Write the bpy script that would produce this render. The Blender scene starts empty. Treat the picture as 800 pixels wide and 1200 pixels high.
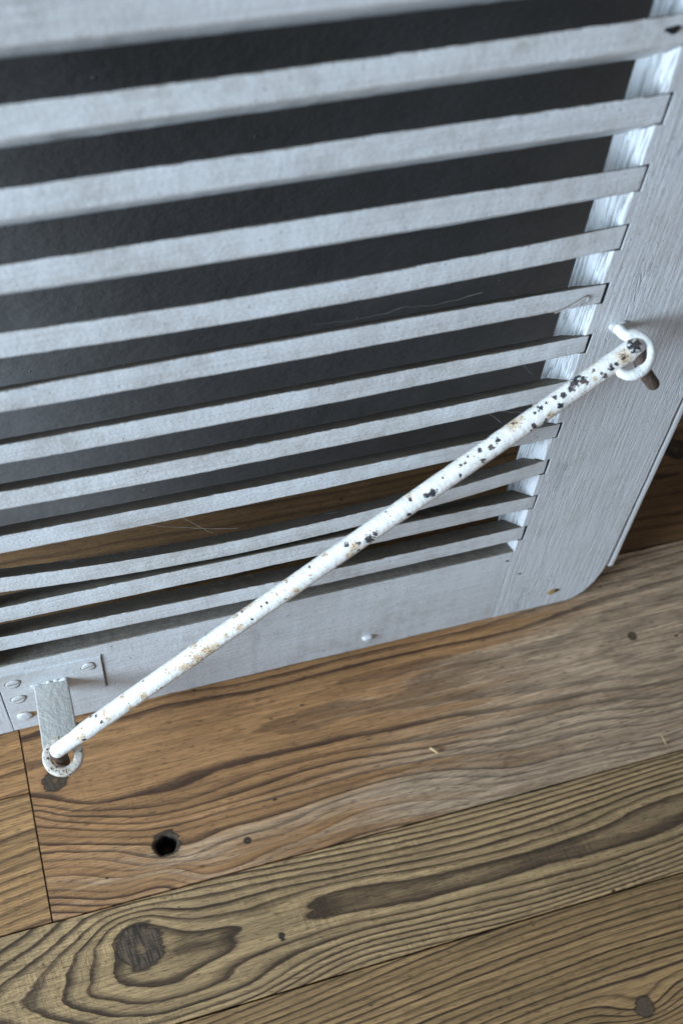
import bpy, bmesh, math, random
import numpy as np
from mathutils import Vector, Matrix, noise as mnoise
R = random.Random(7)
scene = bpy.context.scene
COL = scene.collection

# ------------------------------------------------------------------ camera, world, light
CAM_POS = Vector((-0.32195, -0.29807, 0.91203))
RIGHT = Vector((0.954809, -0.276937, 0.107914))
DOWN = Vector((-0.200739, -0.868617, -0.452999))
FWD = Vector((0.219188, 0.410865, -0.884956))
LEAN = 0.151708                       # the shutter leans back against the wall
UP = Vector((0, math.sin(LEAN), math.cos(LEAN)))
OUT = Vector((0, -math.cos(LEAN), math.sin(LEAN)))


def loc(s, t, n=0.0):                 # shutter coordinates -> world
    return Vector((s, 0, 0)) + UP * t + OUT * n


cam = bpy.data.cameras.new('camera')
cam.sensor_fit = 'VERTICAL'
cam.sensor_height = 36
cam.lens = 1392.28 * 36 / 1200
cam.clip_start = 0.02
cam.clip_end = 50
cam.dof.use_dof = True
cam.dof.focus_distance = 0.80
cam.dof.aperture_fstop = 6.0
cam_o = bpy.data.objects.new('camera', cam)
M = Matrix((RIGHT, -DOWN, -FWD)).transposed().to_4x4()
M.translation = CAM_POS
cam_o.matrix_world = M
COL.objects.link(cam_o)
scene.camera = cam_o

world = bpy.data.worlds.new('World')
scene.world = world
world.use_nodes = True
bg = world.node_tree.nodes['Background']
bg.inputs[0].default_value = (0.86, 0.90, 1.0, 1)
bg.inputs[1].default_value = 0.30


def area(name, pos, target, sx, sy, power, color):
    l = bpy.data.lights.new(name, 'AREA')
    l.shape = 'RECTANGLE'
    l.size, l.size_y = sx, sy
    l.energy = power
    l.color = color
    o = bpy.data.objects.new(name, l)
    o.location = pos
    o.rotation_euler = (Vector(target) - Vector(pos)).to_track_quat('-Z', 'Y').to_euler()
    COL.objects.link(o)
    return o


area('window_light', (-2.2, -0.52, 0.80), (-0.1, -0.02, 0.15), 1.0, 0.9, 118, (0.64, 0.815, 1.0))

scene.view_settings.view_transform = 'Standard'
scene.view_settings.look = 'None'
scene.view_settings.gamma = 1
scene.view_settings.exposure = 0.0
scene.view_settings.use_curve_mapping = False
scene.render.engine = 'CYCLES'
scene.cycles.use_denoising = True
scene.cycles.max_bounces = 5
scene.cycles.diffuse_bounces = 4
scene.cycles.glossy_bounces = 2
scene.cycles.sample_clamp_indirect = 6


# ------------------------------------------------------------------ node maths
class S:
    """A socket of the material being built; arithmetic makes Math nodes."""
    def __init__(self, mb, sock):
        self.mb, self.sock = mb, sock

    def _b(self, op, o, rev=False):
        return self.mb.math(op, o, self) if rev else self.mb.math(op, self, o)

    def __add__(self, o): return self._b('ADD', o)
    def __radd__(self, o): return self._b('ADD', o)
    def __sub__(self, o): return self._b('SUBTRACT', o)
    def __rsub__(self, o): return self._b('SUBTRACT', o, True)
    def __mul__(self, o): return self._b('MULTIPLY', o)
    def __rmul__(self, o): return self._b('MULTIPLY', o)
    def __truediv__(self, o): return self._b('DIVIDE', o)
    def __rtruediv__(self, o): return self._b('DIVIDE', o, True)
    def __neg__(self): return self._b('MULTIPLY', -1.0)


class Mat:
    def __init__(self, name):
        self.m = bpy.data.materials.new(name)
        self.m.use_nodes = True
        self.nt = self.m.node_tree
        self.nt.nodes.clear()
        self.out = self.nt.nodes.new('ShaderNodeOutputMaterial')
        self.bsdf = self.nt.nodes.new('ShaderNodeBsdfPrincipled')
        self.nt.links.new(self.bsdf.outputs[0], self.out.inputs[0])
        tc = self.nt.nodes.new('ShaderNodeTexCoord')
        self.P = S(self, tc.outputs['Object'])
        sp = self.nt.nodes.new('ShaderNodeSeparateXYZ')
        self.nt.links.new(tc.outputs['Object'], sp.inputs[0])
        self.x, self.y, self.z = (S(self, sp.outputs[i]) for i in range(3))
        g = self.nt.nodes.new('ShaderNodeSeparateXYZ')
        self.nt.links.new(tc.outputs['Normal'], g.inputs[0])
        self.nx, self.ny, self.nz = (S(self, g.outputs[i]) for i in range(3))

    def put(self, sock, v):
        if isinstance(v, S):
            self.nt.links.new(v.sock, sock)
        elif isinstance(v, (tuple, list)) and len(v) == 3 and sock.type == 'RGBA':
            sock.default_value = (*v, 1)
        else:
            sock.default_value = v

    def math(self, op, a, b=None, c=None, clamp=False):
        n = self.nt.nodes.new('ShaderNodeMath')
        n.operation = op
        n.use_clamp = clamp
        for i, v in enumerate((a, b, c)):
            if v is not None:
                self.put(n.inputs[i], v)
        return S(self, n.outputs[0])

    def vec(self, x, y, z=0.0):
        n = self.nt.nodes.new('ShaderNodeCombineXYZ')
        for i, v in enumerate((x, y, z)):
            self.put(n.inputs[i], v)
        return S(self, n.outputs[0])

    def noise(self, v, scale=1.0, detail=2.0, rough=0.5, dist=0.0, out=0):
        n = self.nt.nodes.new('ShaderNodeTexNoise')
        self.put(n.inputs['Vector'], v)
        n.inputs['Scale'].default_value = scale
        n.inputs['Detail'].default_value = detail
        n.inputs['Roughness'].default_value = rough
        n.inputs['Distortion'].default_value = dist
        return S(self, n.outputs[out])

    def voro(self, v, scale=1.0, feature='F1', rnd=1.0, out='Distance'):
        n = self.nt.nodes.new('ShaderNodeTexVoronoi')
        n.feature = feature
        self.put(n.inputs['Vector'], v)
        n.inputs['Scale'].default_value = scale
        n.inputs['Randomness'].default_value = rnd
        return S(self, n.outputs[out])

    def white(self, w):
        n = self.nt.nodes.new('ShaderNodeTexWhiteNoise')
        n.noise_dimensions = '1D'
        self.put(n.inputs['W'], w)
        return S(self, n.outputs['Value'])

    def step(self, a, b, x, lo=0.0, hi=1.0):
        n = self.nt.nodes.new('ShaderNodeMapRange')
        n.interpolation_type = 'SMOOTHSTEP'
        self.put(n.inputs[0], x)
        for i, v in zip((1, 2, 3, 4), (a, b, lo, hi)):
            self.put(n.inputs[i], v)
        return S(self, n.outputs[0])

    def mix(self, f, a, b, mode='MIX'):
        n = self.nt.nodes.new('ShaderNodeMix')
        n.data_type = 'RGBA'
        n.blend_type = mode
        n.clamp_factor = True
        self.put(n.inputs[0], f)
        self.put(n.inputs[6], a)
        self.put(n.inputs[7], b)
        return S(self, n.outputs[2])

    def scale(self, c, f):
        return self.mix(1.0, c, self.vecc(f), 'MULTIPLY')

    def vecc(self, f):
        n = self.nt.nodes.new('ShaderNodeCombineColor')
        for i in range(3):
            self.put(n.inputs[i], f)
        return S(self, n.outputs[0])

    def dist(self, c):
        n = self.nt.nodes.new('ShaderNodeVectorMath')
        n.operation = 'DISTANCE'
        self.put(n.inputs[0], self.P)
        n.inputs[1].default_value = c
        return S(self, n.outputs['Value'])

    def sq(self, a): return self.math('MULTIPLY', a, a)
    def sqrt(self, a): return self.math('SQRT', a)
    def exp(self, a): return self.math('EXPONENT', a)
    def abs(self, a): return self.math('ABSOLUTE', a)
    def max(self, a, b): return self.math('MAXIMUM', a, b)
    def min(self, a, b): return self.math('MINIMUM', a, b)
    def fract(self, a): return self.math('FRACT', a)
    def floor(self, a): return self.math('FLOOR', a)
    def clamp(self, a): return self.math('ADD', a, 0.0, clamp=True)

    def finish(self, color, rough=0.6, height=None, dist=0.001, strength=1.0, spec=0.5, metal=0.0):
        self.put(self.bsdf.inputs['Base Color'], color)
        self.put(self.bsdf.inputs['Roughness'], rough)
        self.put(self.bsdf.inputs['Specular IOR Level'], spec)
        self.put(self.bsdf.inputs['Metallic'], metal)
        if height is not None:
            b = self.nt.nodes.new('ShaderNodeBump')
            b.inputs['Strength'].default_value = strength
            b.inputs['Distance'].default_value = dist
            self.put(b.inputs['Height'], height)
            self.nt.links.new(b.outputs[0], self.bsdf.inputs['Normal'])
        return self.m


def plain(name, color, rough=0.7, nscale=400, amp=0.25, bump=0.0004):
    b = Mat(name)
    n = b.noise(b.P, nscale, 3, 0.6)
    return b.finish(b.scale(color, 1 - amp / 2 + n * amp), rough, n, bump)


# ------------------------------------------------------------------ wood of the floor
# growth rings: (x, y, ring number) along ring lines of the two large boards
TRACE_PALE = [(-0.3567,-0.1717,1),(-0.3512,-0.1641,1),(-0.3407,-0.1609,1),(-0.3227,-0.1643,1),(-0.3062,-0.175,1),(-0.282,-0.1795,1),(-0.2602,-0.1839,1),(-0.2723,-0.1919,1),(-0.2905,-0.202,1),(-0.308,-0.2105,1),(-0.3263,-0.2098,1),(-0.3462,-0.2028,1),(-0.3557,-0.1928,1),(-0.3581,-0.1788,1),(-0.3334,-0.1781,0.25),(-0.3204,-0.1967,0.25),(-0.2835,-0.1858,0.25),(-0.2918,-0.1941,0.25),(-0.3128,-0.1762,0.25),(-0.3439,-0.1916,0.25),(-0.3032,-0.1894,0.8),(-0.3086,-0.1925,0.8),(-0.2987,-0.1862,0.8),(-0.2442,-0.1821,1.5),(-0.2247,-0.1818,1),(-0.2056,-0.1839,1),(-0.1838,-0.1771,1),(-0.1185,-0.1851,1),(-0.05,-0.1887,1),(0.0225,-0.1878,1),(0.063,-0.1796,1),(0.1018,-0.1775,1),(-0.1893,-0.1961,1),(-0.1243,-0.2028,1),(-0.0554,-0.2037,1),(0.0157,-0.2046,1),(0.0901,-0.204,1),(-0.221,-0.1922,1),(-0.1865,-0.1865,0.6),(-0.1214,-0.194,0.6),(-0.0527,-0.1962,0.6),(0.019,-0.1964,0.6),(0.0571,-0.1936,0.6),(0.0958,-0.191,0.6),(-0.2475,-0.1693,2),(-0.3102,-0.1647,2),(-0.3431,-0.1575,2),(-0.3597,-0.1633,2),(-0.3659,-0.1766,2),(-0.3749,-0.1948,2),(-0.3722,-0.2042,2),(-0.3519,-0.2157,2),(-0.3224,-0.2196,2),(-0.2709,-0.2119,2),(-0.2257,-0.2093,2),(-0.1816,-0.1697,2),(-0.1151,-0.1746,2),(-0.045,-0.175,2),(0.0287,-0.1723,2),(0.106,-0.168,2),(-0.1931,-0.2091,2),(-0.1276,-0.213,2),(-0.0597,-0.2155,2),(0.0103,-0.2181,2),(0.086,-0.2132,2),(-0.2452,-0.1605,3),(-0.303,-0.1605,3),(-0.3392,-0.1537,3),(-0.3644,-0.1636,3),(-0.3886,-0.188,3),(-0.3946,-0.1965,3),(-0.3865,-0.2088,3),(-0.3646,-0.2193,3),(-0.3242,-0.2278,3),(-0.262,-0.2263,3),(-0.179,-0.1607,3),(-0.0416,-0.1658,3),(0.1092,-0.1609,3),(-0.1955,-0.2176,3),(-0.0629,-0.2243,3),(0.0826,-0.2208,3),(-0.2566,-0.1542,4),(-0.2984,-0.154,4),(-0.3293,-0.1511,4),(-0.3659,-0.1556,4),(-0.3947,-0.1716,4),(-0.4188,-0.1912,4),(-0.4227,-0.1972,4),(-0.4097,-0.2066,4),(-0.3823,-0.2185,4),(-0.3006,-0.2315,4),(-0.2502,-0.2295,4),(-0.1764,-0.1516,4),(-0.0382,-0.1564,4),(0.1125,-0.1534,4),(-0.1976,-0.2247,4),(-0.0656,-0.2315,4),(0.0796,-0.2277,4),(-0.3691,-0.148,5),(-0.3958,-0.1609,5),(-0.4217,-0.1729,5),(-0.4344,-0.1782,5),(-0.1996,-0.2317,5),(-0.0677,-0.2373,5),(0.0769,-0.2337,5),(-0.2552,-0.1483,5),(-0.3067,-0.1486,5),(-0.1748,-0.1461,5),(-0.0357,-0.1495,5),(0.1151,-0.1476,5),(-0.3904,-0.1474,6),(-0.4135,-0.159,6),(-0.4324,-0.1656,6),(-0.4118,-0.149,7),(-0.4306,-0.1543,7)]
TRACE_MID = [(-0.3853,-0.0558,3),(-0.3751,-0.0611,3),(-0.3542,-0.069,3),(-0.3225,-0.0716,3),(-0.2838,-0.075,3),(-0.2497,-0.072,3),(-0.2086,-0.0705,3),(-0.1525,-0.0691,3),(-0.1069,-0.0718,3),(-0.0639,-0.0737,3),(-0.0104,-0.0799,3),(0.1019,-0.0876,3),(0.1407,-0.0897,3),(-0.3886,-0.0658,5),(-0.3562,-0.0793,5),(-0.3165,-0.0898,5),(-0.2781,-0.0933,5),(-0.2414,-0.0929,5),(-0.1932,-0.0901,5),(-0.1582,-0.0888,5),(-0.0539,-0.098,5),(0.1313,-0.1109,5),(-0.3871,-0.0606,4),(-0.3551,-0.0737,4),(-0.3148,-0.082,4),(-0.276,-0.0845,4),(-0.1556,-0.08,4),(-0.0866,-0.0871,4),(-0.0153,-0.0934,4),(0.1354,-0.1017,4),(-0.389,-0.0771,6),(-0.3576,-0.0871,6),(-0.3183,-0.0985,6),(-0.2898,-0.1018,6),(-0.2566,-0.1006,6),(-0.1958,-0.0997,6),(-0.161,-0.0985,6),(-0.0217,-0.1109,6),(0.1271,-0.1204,6),(-0.3891,-0.0868,7),(-0.344,-0.0988,7),(-0.3182,-0.1057,7),(-0.2886,-0.1109,7),(-0.2523,-0.11,7),(-0.1633,-0.1065,7),(-0.0253,-0.1207,7),(0.1234,-0.1288,7),(-0.3892,-0.0964,8),(-0.3455,-0.1065,8),(-0.3187,-0.1159,8),(-0.2903,-0.1254,8),(-0.2615,-0.1208,8),(-0.2219,-0.1214,8),(-0.1653,-0.1135,8),(-0.0284,-0.1295,8),(0.12,-0.1364,8),(-0.389,-0.1044,9),(-0.347,-0.1141,9),(-0.3237,-0.1241,9),(-0.2838,-0.1326,9),(-0.2503,-0.1286,9),(-0.2039,-0.1295,9),(-0.1674,-0.1207,9),(-0.0313,-0.1375,9),(0.1171,-0.143,9),(-0.3897,-0.1121,10),(-0.3339,-0.1277,10),(-0.2825,-0.1409,10),(-0.2395,-0.138,10),(-0.1695,-0.1279,10),(-0.0337,-0.1438,10),(-0.3892,-0.12,11),(-0.3353,-0.1346,11),(-0.2741,-0.1463,11),(-0.2248,-0.1452,11),(-0.1715,-0.1348,11),(-0.3899,-0.1276,12),(-0.3367,-0.1414,12),(-0.2688,-0.151,12),(-0.3907,-0.1351,13),(-0.3378,-0.1467,13),(-0.3913,-0.1425,14),(-0.3029,-0.114,7.3),(-0.3047,-0.1324,11),(-0.305,-0.1412,12.2),(-0.2124,-0.0385,2),(-0.1838,-0.0299,2),(-0.2031,-0.0498,2),(-0.1764,-0.0541,2),(-0.1417,-0.0321,2),(-0.0918,-0.0353,2),(-0.0489,-0.029,2),(0.0085,-0.0278,2),(0.0908,-0.0183,2),(0.134,-0.0117,2),(0.1742,-0.0139,2),(-0.1476,-0.0525,2),(-0.0783,-0.0617,2),(-0.0063,-0.0687,2),(0.053,-0.0735,2),(0.1435,-0.0834,2),(-0.1661,-0.0423,1.72),(-0.1447,-0.0423,1.72),(-0.073,-0.0456,1.72),(0.0008,-0.049,1.4),(0.0464,-0.0507,1.4),(0.073,-0.0527,1),(0.09,-0.04,1),(0.1262,-0.0301,1),(0.166,-0.0325,1),(0.0949,-0.0666,1),(0.1169,-0.0709,1),(0.1482,-0.0729,1),(0.1179,-0.0469,0.4),(0.1498,-0.0507,0.4),(-0.1357,-0.0112,3),(-0.0616,-0.0105,3),(0.0138,-0.0134,3),(0.0791,-0.0074,3),(0.1633,-0.0009,3),(-0.2209,-0.0103,3),(-0.292,-0.0051,3),(-0.3418,-0.0031,3),(-0.1333,-0.0031,4),(-0.0592,-0.0034,4),(-0.2192,-0.0034,4),(-0.3084,-0.0027,4),(-0.3165,-0.0427,2.25),(-0.2655,-0.0384,2.25),(-0.344,-0.0492,2.25),(-0.2471,-0.0325,2.25),(-0.2966,-0.0269,2.25),(-0.354,-0.033,2.25),(-0.3711,-0.0472,2.25),(-0.2851,-0.0508,2.25)]


def ring_field(trace, mean, ls=(0.075, 0.018), noise=0.10):
    """Smooth ring-number field through the given ring lines (kriging over a mean)."""
    T = np.array(trace)
    K = lambda a, b: (lambda d: (1 + 1.732 * d) * np.exp(-1.732 * d))(np.sqrt(((a[:, None, 0] - b[None, :, 0]) / ls[0]) ** 2 + ((a[:, None, 1] - b[None, :, 1]) / ls[1]) ** 2))
    P = T[:, :2]
    c = np.linalg.solve(K(P, P) * 4 + noise * np.eye(len(P)), T[:, 2] - mean(P[:, 0], P[:, 1]))
    def f(u, v):
        out = mean(u, v)
        Q = np.stack([u, v], 1)
        for i in range(0, len(Q), 4000):
            out[i:i + 4000] += K(Q[i:i + 4000], P) @ c * 4
        return out
    return f


def fbm(u, v, seed, n=24, lo=0.5, hi=1.0):
    """Cheap band-limited noise: a sum of random plane waves."""
    r = np.random.RandomState(seed)
    out = np.zeros_like(u)
    for _ in range(n):
        a, k, p = r.uniform(0, 6.283), r.uniform(lo, hi), r.uniform(0, 6.283)
        out += np.sin(6.283 * k * (u * np.cos(a) + v * np.sin(a)) + p)
    return out / math.sqrt(n)


def sstep(a, b, x):
    t = np.clip((x - a) / (b - a), 0, 1)
    return t * t * (3 - 2 * t)


def pith(vc, h, spacing, tilt=0.0, off=0.0, knots=(), seed=1, warp=0.006):
    def f(u, v):
        w = warp * fbm(u * 2.2, v * 5, seed)
        r = np.sqrt((v - vc - tilt * u + w) ** 2 + h(u) ** 2)
        for (ku, kv, su, sv, amp) in knots:
            r = r + amp * np.exp(-((u - ku) / su) ** 2 - ((v - kv) / sv) ** 2)
        return r / spacing + off
    return f


def wood(name, early, late, seed=0.0, knots=(), graycol=(0.2, 0.185, 0.165), width=(0.42, 0.9), depth=0.55, bands=0.25,
         saw=0.12, fine=0.25, relief=1.0, sub=0.34, bold=0.35):
    """Board material: vertex attribute 'ring' numbers the growth rings, 'weather' says how grey it has gone."""
    b = Mat(name)
    u, v = b.x, b.y
    sd = seed * 7.31
    def attr(n):
        a = b.nt.nodes.new('ShaderNodeAttribute')
        a.attribute_name = n
        return S(b, a.outputs['Fac'])
    w3 = b.noise(b.vec(u * 60.0 + sd, v * 260.0, sd + 5), 1, 2, 0.5) - 0.5
    g = attr('ring') + w3 * 0.22
    f = b.fract(g)
    ring_no = b.floor(g)
    rnd = b.white(ring_no + sd)
    f4 = b.fract(g * 3.7 + rnd)
    wane = b.noise(b.vec(u * 8.0 + sd, v * 90.0, sd + 11), 1, 2, 0.5)
    lt = b.step(width[0], width[1], f) * b.step(1.0, 0.90, f) * (bold + rnd * (1.05 - bold)) * (0.55 + wane * 0.95) + b.step(0.5, 0.85, f4) * b.step(1.0, 0.85, f4) * sub
    fib = b.noise(b.vec(u * 22.0 + sd, v * 800.0, sd), 1, 4, 0.72)
    sawm = b.noise(b.vec(u * 540.0 + v * 60.0, v * 60.0, sd), 1, 1, 0.5)
    blot = b.noise(b.vec(u * 10.0 + sd, v * 30.0, sd + 2), 1, 4, 0.62)
    streak = b.noise(b.vec(u * 7.0 + sd, v * 160.0, sd + 8), 1, 3, 0.6)
    tint = b.white(ring_no + sd + 40)
    col = b.mix(b.clamp(lt * depth * 1.6), early, late)
    col = b.scale(col, 1 - bands / 2 + tint * bands)
    wt = attr('weather')
    gm = 0.9 * b.step(0.15, 0.95, wt + (tint - 0.5) * 0.4 + (streak - 0.5) * 0.9 + (blot - 0.5) * 0.4) * b.step(0.02, 0.35, wt)
    dsh = b.noise(b.vec(u * 34.0 + sd, v * 520.0, sd + 21), 1, 4, 0.7)
    gl = b.mix(b.clamp(lt * depth * 1.35), graycol, tuple(c * 0.42 for c in graycol))
    gl = b.scale(gl, 0.66 + b.step(0.30, 0.70, dsh) * 0.68)
    col = b.mix(gm, col, gl)
    col = b.scale(col, 0.66 + blot * 0.68)
    col = b.scale(col, 0.62 + streak * 0.76)
    fibc = b.step(0.30, 0.70, fib)
    col = b.scale(col, 1 - fine * 1.15 + fibc * fine * 2.3)
    sawlive = b.step(0.32, 0.7, b.noise(b.vec(u * 14 + sd, v * 30, sd + 17), 1, 1, 0.5))
    col = b.scale(col, 1 - saw * sawlive + sawm * sawlive * saw * 2)
    for (ku, kv, rad, dark) in knots:
        du, dv = u - ku, v - kv
        d = b.sqrt(b.sq(du * 0.92) + b.sq(dv)) / rad + w3 * 0.8
        msk = b.step(1.12, 0.92, d)
        bars = b.step(0.40, 0.62, b.noise(b.vec(u * 520 + v * 70, v * 60 + sd), 1, 2, 0.5))
        kc = b.mix(bars * 0.85 * min(1.0, (rad / 0.0125) ** 2), tuple(c * dark for c in (0.115, 0.076, 0.044)), tuple(c * dark for c in (0.024, 0.016, 0.010)))
        kc = b.mix(b.step(0.3, 0.1, d) * 0.6, kc, tuple(c * 0.6 for c in early))
        rim = b.step(0.13, 0.0, b.abs(d - 1.02))
        col = b.mix(b.step(1.45, 1.0, d) * 0.25, col, tuple(c * 0.7 for c in late))
        col = b.mix(msk, col, kc)
        col = b.mix(rim * 0.75, col, tuple(c * 0.25 for c in late))
    pv = b.voro(b.vec(u * 30 + sd, v * 55, sd), 1.0)
    pit = b.step(0.07, 0.04, pv) * b.step(0.47, 0.5, streak)
    col = b.mix(pit * 0.9, col, (0.012, 0.008, 0.006))
    dash = b.step(0.60, 0.68, b.noise(b.vec(u * 120 + sd, v * 1000, sd + 30), 1, 2, 0.5)) * 0.55
    col = b.mix(dash, col, tuple(c * 0.3 for c in late))
    hgt = fib * 1.5 + streak * 0.5 - lt * 0.6 + sawm * sawlive * saw * 2.2
    return b.finish(col, 0.62 + fib * 0.2, hgt * relief, 0.0008, 1.0, 0.35)


mat_mid = wood('wood_middle_board', (0.39, 0.198, 0.078), (0.078, 0.036, 0.016), seed=1.0, width=(0.40, 0.90), depth=0.66, sub=0.16,
               knots=((-0.3021, -0.1132, 0.0092, 0.55), (0.1125, -0.0436, 0.0036, 0.8), (-0.3723, -0.0452, 0.0080, 0.7), (-0.243, -0.1257, 0.0026, 0.35)),
               graycol=(0.43, 0.305, 0.195))
mat_pale = wood('wood_pale_board', (0.44, 0.285, 0.132), (0.080, 0.044, 0.020), seed=2.0, width=(0.38, 0.93), depth=0.74, saw=0.26, sub=0.14, bold=0.80, relief=2.0,
                knots=((-0.3352, -0.1785, 0.0148, 1.25), (-0.2357, -0.1986, 0.0022, 0.3)), graycol=(0.21, 0.128, 0.068))
mat_front = wood('wood_front_board', (0.33, 0.195, 0.080), (0.055, 0.029, 0.013), seed=3.0, width=(0.50, 0.92), depth=0.80, fine=0.3, sub=0.12, bold=0.5,
                 knots=((0.0085, -0.3169, 0.0066, 1.0),), graycol=(0.3, 0.24, 0.17))
mat_left_near = wood('wood_short_board_near', (0.42, 0.23, 0.088), (0.12, 0.058, 0.026), seed=4.0, width=(0.35, 0.95), depth=0.62)
mat_left_far = wood('wood_short_board_far', (0.42, 0.215, 0.080), (0.13, 0.060, 0.027), seed=5.0, width=(0.3, 0.95), depth=0.62)
mat_back = wood('wood_back_board', (0.20, 0.105, 0.040), (0.07, 0.035, 0.015), seed=6.0, knots=((0.225, 0.118, 0.010, 0.5),))

V = lambda f: f
ring_mid0 = ring_field(TRACE_MID, lambda u, v: np.sqrt((v + 0.018 - 0.03 * u) ** 2 + 0.004 ** 2) / 0.0096 + 1.0)
ring_mid = lambda u, v: (lambda g: np.where(g > 4, 4 + (g - 4) * 1.45, g))(ring_mid0(u, v))
ring_pale0 = ring_field(TRACE_PALE, lambda u, v: np.sqrt((v + 0.190 - 0.03 * u) ** 2 + 0.004 ** 2 + (np.maximum(-0.37 - u, 0) * 0.4) ** 2) / 0.0085 + 0.6)
ring_pale = lambda u, v: (lambda g: np.where(g > 1, 1 + (g - 1) * (1 + 0.75 * sstep(-0.30, -0.16, u)), g))(ring_pale0(u, v))
ring_front = pith(-0.345, lambda u: 0.012 + np.abs(u) * 0.05, 0.0043, 0.03, knots=((0.0085, -0.3169, 0.03, 0.014, 0.012),), seed=3)
ring_near = pith(-0.19, lambda u: 0.02 + np.abs(u + 0.4) * 0.1, 0.0066, 0.08, seed=4)
ring_far = pith(-0.10, lambda u: 0.02 + np.abs(u + 0.4) * 0.1, 0.0085, 0.05, seed=5)
ring_back = pith(0.09, lambda u: 0.015 + 0 * u, 0.008, seed=6, knots=((0.225, 0.118, 0.03, 0.014, 0.012),))
grey_mid = lambda u, v: np.clip(sstep(-0.26, 0.14, u - (v + 0.05) * 0.7 + 0.03 * fbm(u * 6, v * 20, 9)) * (1 - 0.75 * np.exp(-((v + 0.012 - 0.06 * u) / 0.010) ** 2 - ((u + 0.1) / 0.12) ** 2)) + 0.30 * sstep(-0.075, -0.125, v) * sstep(0.0, -0.2, u), 0, 1)
grey_front = lambda u, v: np.exp(-((u + 0.02) / 0.05) ** 2 - ((v + 0.292) / 0.012) ** 2) * 0.2
# the broad late-wood band of the pale board
grey_pale = lambda u, v: sstep(1.12, 0.98, ring_pale(u, v)) * sstep(-0.22, -0.10, u) * 0.62
none = lambda u, v: np.zeros_like(u)


# ------------------------------------------------------------------ paint
def paint(name, base=(0.66, 0.67, 0.68), axis='s', lump=1.0, crack=0.5, dust=0.0, specks=0.5, dirt=0.3, seed=0.0, rough=0.42):
    """Thick old oil paint: lumpy, brushed along the wood, with fine cracks, dust on upper faces toned dark to add to their shade."""
    b = Mat(name)
    along, across = (b.x, b.z) if axis == 's' else (b.z, b.x)
    # object axes: x along the shutter's width, y into it, z up the stile
    peel = b.noise(b.P, 420, 3, 0.6)
    lumps = b.noise(b.vec(b.x * 90 + seed, b.y * 90, b.z * 90), 1, 3, 0.6)
    brush = b.noise(b.vec(along * 22 + seed, across * 420, b.y * 420), 1, 3, 0.6)
    wav = b.noise(b.vec(along * 9 + seed, across * 60, b.y * 60), 1, 2, 0.5)
    cr = b.noise(b.vec(along * 16 + seed, across * 330 + wav * 5, b.y * 330), 1, 2, 0.55)
    crk = b.step(0.035, 0.0, b.abs(cr - 0.5)) * b.step(0.52, 0.66, b.noise(b.vec(along * 12 + seed, across * 25, b.y * 25 + 4), 1, 2, 0.5))
    blot = b.noise(b.vec(b.x * 13 + seed, b.y * 13, b.z * 13), 1, 4, 0.65)
    col = b.mix(b.step(0.35, 0.75, blot) * dirt, base, (base[0] * 0.74, base[1] * 0.72, base[2] * 0.67))
    col = b.scale(col, 0.90 + peel * 0.14)
    col = b.scale(col, 0.91 + b.step(0.3, 0.7, brush) * 0.10)
    oi = b.nt.nodes.new('ShaderNodeObjectInfo')
    rn = S(b, oi.outputs['Random'])
    col = b.mix(rn * 0.22, col, (base[0] * 0.93, base[1] * 0.90, base[2] * 0.84))
    band = b.step(0.52, 0.72, b.noise(b.vec(along * 5 + seed, across * 95 + rn * 9, b.y * 95), 1, 3, 0.6))
    col = b.mix(band * dirt * 0.55, col, (base[0] * 0.62, base[1] * 0.60, base[2] * 0.55))
    grime = b.step(0.58, 0.40, lumps) * b.step(0.42, 0.66, blot) * 0.34 + b.step(0.62, 0.74, brush) * 0.25
    col = b.mix(grime * dirt * 2, col, (0.33, 0.30, 0.26))
    jm = b.step(0.6, 0.85, b.abs(b.nx)) if axis == 't' else 0.0
    crk = crk if axis != 't' else b.max(crk, jm * b.step(0.050, 0.0, b.abs(cr - 0.5)) * b.step(0.40, 0.5, wav))
    col = b.mix(crk * crack * (0.35 + jm * 0.9), col, (0.20, 0.21, 0.22))
    pv = b.voro(b.vec(b.x * 210 + seed, b.y * 210, b.z * 210), 1.0)
    pit = b.step(0.15, 0.08, pv) * b.step(0.47, 0.60, b.noise(b.P, 60, 1)) * specks
    col = b.mix(pit, col, (0.09, 0.08, 0.07))
    rgh = rough + peel * 0.15
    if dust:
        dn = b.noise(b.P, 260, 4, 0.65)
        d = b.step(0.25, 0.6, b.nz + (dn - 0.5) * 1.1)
        col = b.mix(d * dust, col, b.scale((0.145, 0.120, 0.088), 0.15 + dn * 1.7))  # dust, its colour darkened so the upward faces look more shaded
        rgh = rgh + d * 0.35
    hgt = peel * 0.30 * lump + lumps * 0.22 * lump + brush * (0.6 if axis == 's' else 0.5) - crk * crack * 1.2 - pit * 0.9
    return b.finish(col, rgh, hgt, 0.0011, 1.0, 0.4)


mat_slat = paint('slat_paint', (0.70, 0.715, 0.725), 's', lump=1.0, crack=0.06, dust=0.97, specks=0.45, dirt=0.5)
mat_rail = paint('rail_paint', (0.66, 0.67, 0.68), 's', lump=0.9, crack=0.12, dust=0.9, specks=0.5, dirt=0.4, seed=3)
mat_stile = paint('stile_paint', (0.66, 0.675, 0.69), 't', lump=0.9, crack=0.5, dust=0.0, specks=0.35, dirt=0.3, seed=9)
mat_lip = paint('lip_paint', (0.74, 0.75, 0.76), 't', lump=0.3, crack=0.1, specks=0.1, dirt=0.1, seed=5)
mat_plate = paint('plate_paint', (0.66, 0.67, 0.67), 's', lump=0.9, crack=0.05, specks=0.3, dirt=0.5, seed=12)


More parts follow.
